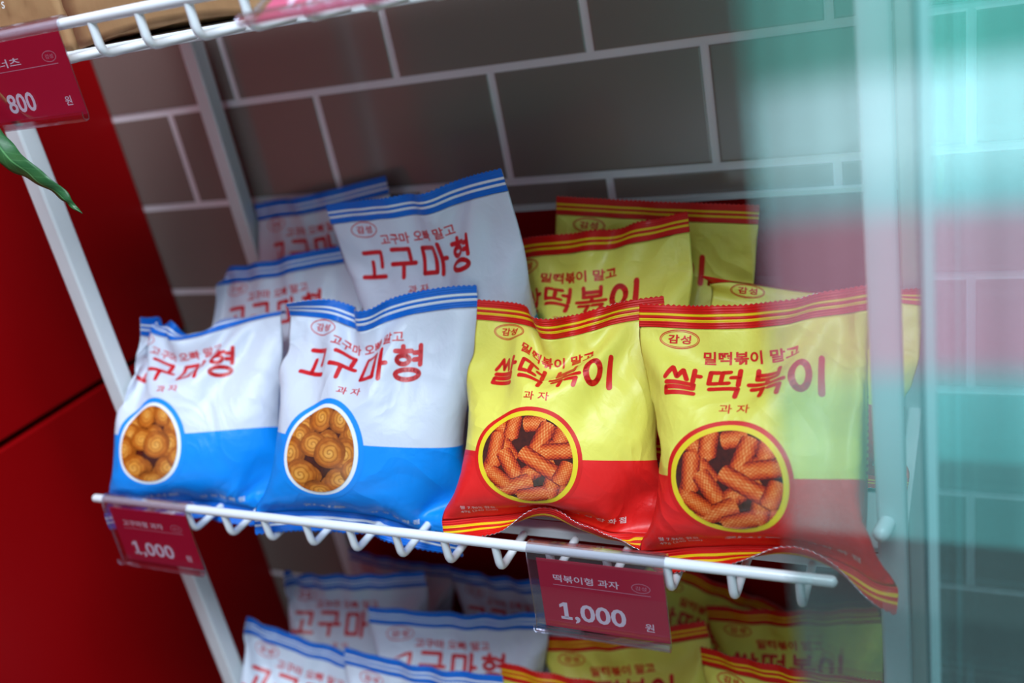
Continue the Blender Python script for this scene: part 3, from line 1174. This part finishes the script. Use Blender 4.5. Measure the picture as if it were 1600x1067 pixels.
def price_tag(x, z, label, heading, price, tilt=0.0, yaw=0.0, w=.078, card=None):
    root = thing('price_tag', label, 'price tag', (x, RAIL_Y, z), 'crimson price tags')
    root.rotation_euler = (-math.radians(tilt), 0, yaw)
    h = .048
    bm = bmesh.new()
    # profile of the bent acrylic, (y, z), wraps the rail, drops down in front and curls at the foot
    prof = [(.0042, -.003), (.0046, .0005), (.003, .0038), (0, .0048), (-.003, .0042), (-.0050, .0012), (-.0056, -.004),
            (-.0058, -.02), (-.0058, -h + .003), (-.0064, -h), (-.0082, -h - .0006), (-.0092, -h + .0012), (-.0088, -h + .0040)]
    t = .0007
    ring = []
    for k, (y, zz) in enumerate(prof):
        a, b = prof[max(0, k - 1)], prof[min(len(prof) - 1, k + 1)]
        d = Vector((b[0] - a[0], b[1] - a[1])).normalized()
        n = Vector((-d.y, d.x)) * t
        ring.append([bm.verts.new((sx * w / 2, y + s * n.x, zz + s * n.y)) for sx in (-1, 1) for s in (0, 1)])
    for a, b in zip(ring, ring[1:]):
        bm.faces.new((a[0], a[2], b[2], b[0]))
        bm.faces.new((a[3], a[1], b[1], b[3]))
        for q in ((a[1], a[0], b[0], b[1]), (a[2], a[3], b[3], b[2])):
            bm.faces.new(q).material_index = 1
    bm.faces.new((ring[0][0], ring[0][1], ring[0][3], ring[0][2])).material_index = 1
    bm.faces.new((ring[-1][0], ring[-1][2], ring[-1][3], ring[-1][1])).material_index = 1
    bm_obj('clear_holder', bm, [CLEAR, ACRYL_EDGE], root)
    # card with its print
    P = Print()
    cw, ch = w * 1000 - 6.5, 43.0
    P.layer = 1
    P.text(heading, -cw / 2 + 9 + 5.3 * len(heading) / 2, ch / 2 - 6.2, 4.6, 1, 5.4 * len(heading), .012)
    for k in range(1):
        P.poly([(-cw / 2 + 8, ch / 2 - 10.6), (cw / 2 - 8, ch / 2 - 10.6), (cw / 2 - 8, ch / 2 - 10.2), (-cw / 2 + 8, ch / 2 - 10.2)], 2)
    P.ring(cw / 2 - 13, ch / 2 - 6.3, 5.2, 2.9, .35, 2)
    P.text('감성', cw / 2 - 13, ch / 2 - 6.3, 2.3, 2, 6.0, .0)
    big = 10.5
    P.text(price, -5.5 if len(price) > 3 else -11, -6.0, big if ',' not in price else big * 1.22, 1, 36 if len(price) > 3 else 22, .022)
    if ',' in price:
        P.poly([(-25.6, -10.5), (-18.9, -10.5), (-18.9, -8.7), (-25.6, -8.7)], 1)
        P.poly([(-23.4, -2.1), (-23.4, .2), (-25.9, -1.4), (-25.9, -3.4)], 1)
    P.text('원', cw / 2 - 10.5, -8.4, 5.0, 1, 5.0, .01)
    bm = bmesh.new()
    add_box(bm, (-cw / 2000, -.00525, -.0458), (cw / 2000, -.00485, -.0458 + ch / 1000))
    for pts, layer, slot, uv in P.polys:
        vs = [bm.verts.new((a / 1000, -.00528 - .00002 * layer, b / 1000 - .0508 + ch / 2000)) for a, b in pts]
        f = bm.faces.new(vs)
        f.material_index = slot
    me = bpy.data.meshes.new('price_card')
    bm.to_mesh(me)
    bm.free()
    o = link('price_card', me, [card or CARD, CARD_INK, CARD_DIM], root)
    o.location.x = .0025
    return root


price_tag(-.186, SHELF_Z[1], 'sharp crimson 1,000 won tag in clear holder below the yellow and red bags', '떡볶이형 과자', '1,000', 6)
price_tag(-.5135, SHELF_Z[1], 'blurred crimson 1,000 won tag clipped at the left end of the middle rail', '고구마형 과자', '1,000', 2)
price_tag(-.4705, SHELF_Z[0], 'dark red 800 won tag on the upper rail at the top left corner', ' ㅣ 너츠', '800', 0)
price_tag(-.242, SHELF_Z[0], 'crimson tag, glare painted into its card, swung up flat on the upper rail, cut by the top edge', '견과 과자', '1,000', 66,
          card=mat('crimson_card_glare', color=srgb(214, 96, 136), rough=.4))  # the bright reflection on this tilted crimson card is put into its colour

# ------------------------------------------------------------------ brown paper bags on the upper shelf


def kraft(N):
    co = N.n('ShaderNodeTexCoord').outputs['Object']
    a = N.n('ShaderNodeTexNoise', ins={'Vector': co, 'Scale': 22., 'Detail': 5.})
    b = N.n('ShaderNodeTexNoise', ins={'Vector': N.n('ShaderNodeMapping', ins={0: co, 'Scale': (400., 400., 60.)}).outputs[0], 'Scale': 1., 'Detail': 2.})
    c = N.mix(a.outputs[0], srgb(186, 146, 102), srgb(160, 116, 76))
    return N.mix(N.m('MULTIPLY', b.outputs[0], .3), c, srgb(146, 104, 66))


KRAFT = mat('kraft_paper', build=kraft, rough=.75, bump=lambda N: (N.n('ShaderNodeTexNoise', ins={
    'Vector': N.n('ShaderNodeTexCoord').outputs['Object'], 'Scale': 40., 'Detail': 4.}).outputs[0], .4, .002))


def kraft_bag(x0, x1, y0, y1, z, h, label, arch, seed, word=None):
    root = thing('paper_bag', label, 'paper bag', ((x0 + x1) / 2, y0, z), 'brown paper bags on the upper shelf')
    rs = np.random.RandomState(seed)
    w, d = x1 - x0, y1 - y0
    nu, nvv = 48, 40
    V, Fc = [], []
    for j in range(nvv + 1):
        t = j / nvv
        pinch = 1 - .9 * max(0, (t - .55) / .45) ** 1.3
        for k in range(nu):
            a = 4.0 * k / nu
            e, f = int(a), a - int(a)
            px, py = [(-.5 + f, -.5), (.5, -.5 + f), (.5 - f, .5), (-.5, .5 - f)][e]
            bulge = 1 + .05 * math.sin(math.pi * min(1, t * 1.3)) * math.cos(math.pi * (f - .5))
            X, Y = px * w * (1 + .02 * math.sin(3 * t)), py * d * pinch * bulge + d / 2
            if e in (1, 3):
                X -= math.copysign(1, px) * .35 * d * max(0, t - .3) * math.sin(math.pi * f)     # gusset folds inward
            Z = t * h
            if py < 0:
                Z += arch * math.sin(math.pi * (px + .5)) * (1 - t) ** 6
            V.append((X + rs.normal(0, .0002), Y + rs.normal(0, .0004), Z))
    for j in range(nvv):
        for k in range(nu):
            Fc.append((j * nu + k, j * nu + (k + 1) % nu, (j + 1) * nu + (k + 1) % nu, (j + 1) * nu + k))
    Fc.append(tuple(range(nu))[::-1])
    me = bpy.data.meshes.new('paper_body')
    me.from_pydata(V, [], Fc)
    slots = [0] * len(Fc)
    mats = [KRAFT]
    if word:
        mats.append(mat('white_bag_print', color=srgb(236, 232, 226), rough=.6))
        tr = font_tris(word, .01, .25, 1.0)
        hi = tr.reshape(-1, 2).max(0)
        s = .008
        vs, fs = [v.co[:] for v in me.vertices], [tuple(p.vertices) for p in me.polygons]
        for q in tr:
            o = len(vs)
            for p in q:
                vs.append(((p[0] - hi[0]) * s + word_x - root.location.x, -.0040, p[1] * s + word_z - z))
            fs.append((o, o + 1, o + 2)); slots.append(1)
        me = bpy.data.meshes.new('paper_body')
        me.from_pydata(vs, [], fs)
    me.polygons.foreach_set('material_index', slots)
    link('paper_body', me, mats, root, True)
    box('folded_top', (-w / 2, d * .5 - .006, h - .004), (w / 2, d * .5 + .006, h + .022), KRAFT, root, .001)
    return root


word_x, word_z = -.5118, 1.4605
DECK_TOP = SHELF_Z[0] - .0154
kraft_bag(-.5325, -.4745, .4190, .50, DECK_TOP, .20, 'brown kraft paper bag behind the 800 won tag at the top left corner', .0008, 3, 's')
kraft_bag(-.4700, -.333, .4190, .50, DECK_TOP, .19, 'brown kraft paper bag with lifted bottom edge beside the swung-up tag', .0060, 4)

# ------------------------------------------------------------------ leaf at the left edge


def leaf_col(N):
    s = N.n('ShaderNodeSeparateXYZ', ins={0: N.n('ShaderNodeTexCoord').outputs['UV']})
    c = N.m('ABSOLUTE', N.m('SUBTRACT', s.outputs[1], .5))
    vein = N.m('LESS_THAN', c, .035)
    side_v = N.m('GREATER_THAN', N.m('SINE', N.m('MULTIPLY', N.m('SUBTRACT', s.outputs[0], N.m('MULTIPLY', c, .22)), 80.)), .93)
    nz = N.n('ShaderNodeTexNoise', ins={'Vector': N.n('ShaderNodeTexCoord').outputs['UV'], 'Scale': 6., 'Detail': 3.})
    b = N.mix(nz.outputs[0], srgb(20, 70, 32), srgb(36, 90, 44))
    return N.mix(N.m('ADD', N.m('MULTIPLY', vein, .6), N.m('MULTIPLY', side_v, .15)), b, srgb(84, 140, 84))


LEAF = mat('green_leaf', build=leaf_col, rough=.45, coat=.0)
leaf = thing('leaf', 'pointed green leaf hanging in front of the left white post', 'leaf', (-.4907, .362, 1.3991))
LEAF_AT = np.array((-.4907, .369, 1.3991))
spine = [(-.503, .372, 1.411), (-.4907, .366, 1.3985), (-.4806, .362, 1.3880), (-.4690, .360, 1.3795), (-.4585, .360, 1.3705),
         (-.4500, .362, 1.3625), (-.4460, .363, 1.357), (-.4415, .364, 1.3515)]
wid = [.0022, .0056, .0063, .0053, .0058, .0039, .0017, .0003]
rows, nn = 40, 9
idx, wts = cr_weights(np.linspace(0, len(spine) - 1, rows), len(spine))
SP = (np.array(spine)[idx] * wts[..., None]).sum(1)
WD = (np.array(wid)[idx] * wts).sum(1)
V, Fc, UVv = [], [], []
for j in range(rows):
    d = SP[min(rows - 1, j + 1)] - SP[max(0, j - 1)]
    d /= np.linalg.norm(d)
    sdir = np.cross(d, (0, -1, 0)); sdir /= np.linalg.norm(sdir)
    tw = .25 + .5 * math.sin(j * .2)
    sdir = sdir * math.cos(tw) + np.array((0, -1, 0)) * math.sin(tw)
    nrm_ = np.cross(d, sdir)
    for k in range(nn):
        c = 2 * k / (nn - 1) - 1
        p = SP[j] + sdir * c * WD[j] * (1 + .08 * math.sin(j * .9 + c)) + nrm_ * (abs(c) ** 1.5 * WD[j] * .45 + .0006 * math.sin(j * .8 + 2 * c))
        V.append(p - LEAF_AT); UVv.append((j / (rows - 1), k / (nn - 1)))
for j in range(rows - 1):
    for k in range(nn - 1):
        Fc.append((j * nn + k, j * nn + k + 1, (j + 1) * nn + k + 1, (j + 1) * nn + k))
me = bpy.data.meshes.new('leaf_blade')
me.from_pydata([tuple(v) for v in V], [], Fc)
li = np.zeros(len(me.loops), int)
me.loops.foreach_get('vertex_index', li)
me.uv_layers.new(name='UVMap').data.foreach_set('uv', np.array(UVv)[li].ravel())
ob = link('leaf_blade', me, LEAF, leaf, True)
md = ob.modifiers.new('thickness', 'SOLIDIFY')
md.thickness = .0004
stem_pts = [(-.56, .368, 1.434), (-.535, .368, 1.432), (-.512, .370, 1.4205), (-.503, .372, 1.4110)]
tube('stem', [tuple(np.array(p) - LEAF_AT) for p in stem_pts], .0012, mat('green_stem', color=srgb(96, 150, 60), rough=.5), leaf)

# ------------------------------------------------------------------ glass in front
GLASS = clear_mat('door_glass', (.94, 1.0, .99, 1), (.74, 1.0, 1.0, 1), .15, .0, streaks=True)
GLASS2 = clear_mat('tinted_door_glass', (.88, 1.0, 1.0, 1), (.64, .98, 1.0, 1), .26, .0, streaks=True)
GEDGE = mat('glass_edge', color=srgb(196, 236, 238), rough=.2, coat=.5)
GASKET = mat('dark_gasket', color=srgb(40, 92, 98), rough=.5)


def pane(name, label, x0, x1, y0, y1, z0, z1, m, edge_t):
    root = thing(name, label, 'glass door', (x0, y0, z0), 'glass doors')
    bm = bmesh.new()
    add_box(bm, (0, 0, 0), (x1 - x0, y1 - y0, z1 - z0))
    bm_obj('glass_sheet', bm, m, root)
    return root


g1 = pane('glass_door', 'near clear glass door whose soft left edge crosses the rightmost yellow bag', -.0392, .70, .178, .1815, .35, 2.05, GLASS, .004)
g2 = pane('glass_door', 'teal glass door behind the first, its bright edge right of the white post', -.0172, .90, .352, .357, .35, 2.05, GLASS2, .004)
box('polished_edge', (-.0040, -.0005, 0), (-.0001, .0055, 1.70), GEDGE, g2)
box('gasket', (-.0056, .0005, 0), (-.0041, .0050, 1.70), GASKET, g2)


# ------------------------------------------------------------------ the snack bags
SW, SP_ = 'sweet', 'spicy'
# middle shelf, front row
snack_bag(SW, (-0.4950, 0.3935, 1.1020), 0.250, 0.470, 0.000, 'white and blue snack bag at left end of front row, top right corner peaked', 11, scale=0.955,
          fill=.6, pins=[(-75, 160, 16, 9, 9, 4), (75, 14, 18, -9, 6, 4), (75, 160, 16, -6, 16, 6)],
          pokes=[(.056, -.036, .112, .020), (.020, -.040, .030, .019), (-.070, -.028, .060, .016)], top=(-20, -75, -100, -100), bottom=(-8, -4, -8))
snack_bag(SW, (-0.3525, 0.3950, 1.1040), 0.330, 0.470, 0.140, 'white and blue snack bag second in the front row, blue top seal crimped upright', 12, scale=0.980,
          fill=.6, pins=[(-75, 160, 18, 16, 10, 2), (75, 14, 18, -10, 6, 2), (40, 150, 12, 0, -6, 0)],
          pokes=[(.040, -.042, .040, .021), (-.004, -.043, .026, .017), (-.012, -.032, .146, .018)], top=(70, -10, 10, 0), bottom=(-6, -10, 0),
          warps=[(75, 165, 45, -2, -4, 12)])
snack_bag(SP_, (-0.2195, 0.4000, 1.1165), 0.220, 0.530, 0.080, 'yellow and red snack bag in the front row beside the second blue one', 13, scale=0.895,
          fill=.6, pins=[(-75, 160, 18, 15, 8, 0), (75, 160, 16, -8, 10, 2), (75, 14, 18, -12, 6, 2)], pokes=[(-.062, -.042, .045, .024), (.058, -.036, .128, .022), (.034, -.042, .036, .020), (-.020, -.034, .148, .016)],
          top=(10, 0, 0), bottom=(0, 30, 150, 120, 60))
snack_bag(SP_, (-0.1010, 0.3935, 1.1191), -0.060, 0.500, -0.020, 'large yellow and red snack bag at right end of front row behind glass', 14, scale=0.925,
          fill=.6, pins=[(75, 158, 20, -10, 10, 0)], pokes=[(.046, -.040, .030, .024), (.064, -.034, .140, .022), (-.062, -.030, .138, .014)], top=(0, 0, 0), bottom=(20, 40, 150, 20), warps=[(75, 5, 30, 0, -6, -16)])
# middle shelf, behind
snack_bag(SW, (-0.4700, 0.4740, 1.1195), 0.060, 0.540, -0.060, 'white and blue snack bag right behind the left front bag, only its lettering above it', 21, scale=0.945, fill=.42,
          top=(-20, 10, 0), pins=[(75, 160, 16, -8, 8, 0)])
snack_bag(SW, (-0.3180, 0.5060, 1.1430), -0.100, 0.020, -0.060, 'white and blue snack bag standing tall in the back row with its oval mark showing', 23, scale=1.020, fill=.5,
          pins=[(75, 150, 14, -8, 2, 0)])
snack_bag(SW, (-0.4560, 0.5520, 1.1330), -0.022, 0.280, -0.166, 'white and blue snack bag farthest back against the rear left post', 22, scale=0.990, fill=.4, top=(0, 10, 0), pins=[(-75, 160, 16, 8, 6, 0)])
snack_bag(SP_, (-0.2175, 0.4660, 1.1320), -0.010, 0.600, -0.165, 'yellow and red snack bag in the second row above the front yellow one', 24, scale=0.970, fill=.5, top=(40, -10, 0),
          pins=[(-75, 160, 16, 8, 8, 0)])
snack_bag(SP_, (-0.2120, 0.5508, 1.1280), 0.130, 0.220, 0.140, 'yellow and red snack bag at the back, top seal slanting down before the red panel', 25, scale=0.900, fill=.4)
snack_bag(SP_, (-0.0990, 0.4750, 1.1270), 0.400, 0.800, 0.330, 'yellow and red snack bag mostly hidden behind the rightmost front bag and the post', 26, scale=0.840, fill=.42, inside=False, top=(-150, -120, 0))
# lower shelf
snack_bag(SW, (-0.5155, 0.3914, 0.8205), 0.286, 0.400, 0.340, 'white and blue snack bag nearest the left post on the lower shelf, seal slanting down', 31, scale=0.982, shelf=2)
snack_bag(SW, (-0.3750, 0.3928, 0.8203), -0.050, 0.360, -0.040, 'white and blue snack bag cut by the bottom edge in front of the lower row', 34, scale=0.983, shelf=2)
snack_bag(SP_, (-0.2453, 0.4056, 0.8310), -0.036, 0.389, -0.050, 'yellow snack bag cut by the bottom edge left of the other yellow ones', 37, scale=0.926, shelf=2)
snack_bag(SP_, (-0.0940, 0.4300, 0.8550), -0.380, 0.270, -0.260, 'yellow snack bag with arched red seal at right end of lower shelf', 41, scale=0.915, shelf=2)
snack_bag(SW, (-0.3720, 0.4630, 0.8220), 0.200, 0.198, 0.048, 'white and blue snack bag in the middle of the lower shelf with level top seal', 33, scale=1.000, shelf=2)
snack_bag(SW, (-0.4820, 0.4850, 0.8270), 0.158, 0.214, -0.008, 'white and blue snack bag on the lower shelf behind the leftmost, straight seal', 32, scale=0.988, shelf=2)
snack_bag(SP_, (-0.2115, 0.4720, 0.8290), 0.030, 0.310, -0.217, 'yellow snack bag on the lower shelf just under the right price tag', 38, scale=0.914, shelf=2)
snack_bag(SW, (-0.3265, 0.5312, 0.8300), -0.210, 0.074, -0.178, 'white and blue snack bag tilted in shadow left of the right price tag', 35, scale=0.918, shelf=2)
snack_bag(SW, (-0.4764, 0.5500, 0.8280), -0.080, 0.200, -0.020, 'white snack bag deepest in shadow under the middle shelf', 36, scale=0.800, shelf=2)
snack_bag(SP_, (-0.1047, 0.5300, 0.8300), -0.100, 0.220, -0.200, 'yellow snack bag lying at the right back of the lower shelf', 39, scale=0.880, shelf=2)
snack_bag(SP_, (-0.2500, 0.5560, 0.8350), 0.400, 0.050, 0.600, 'yellow snack bag standing sideways at the back of the lower shelf', 40, scale=0.900, shelf=2)
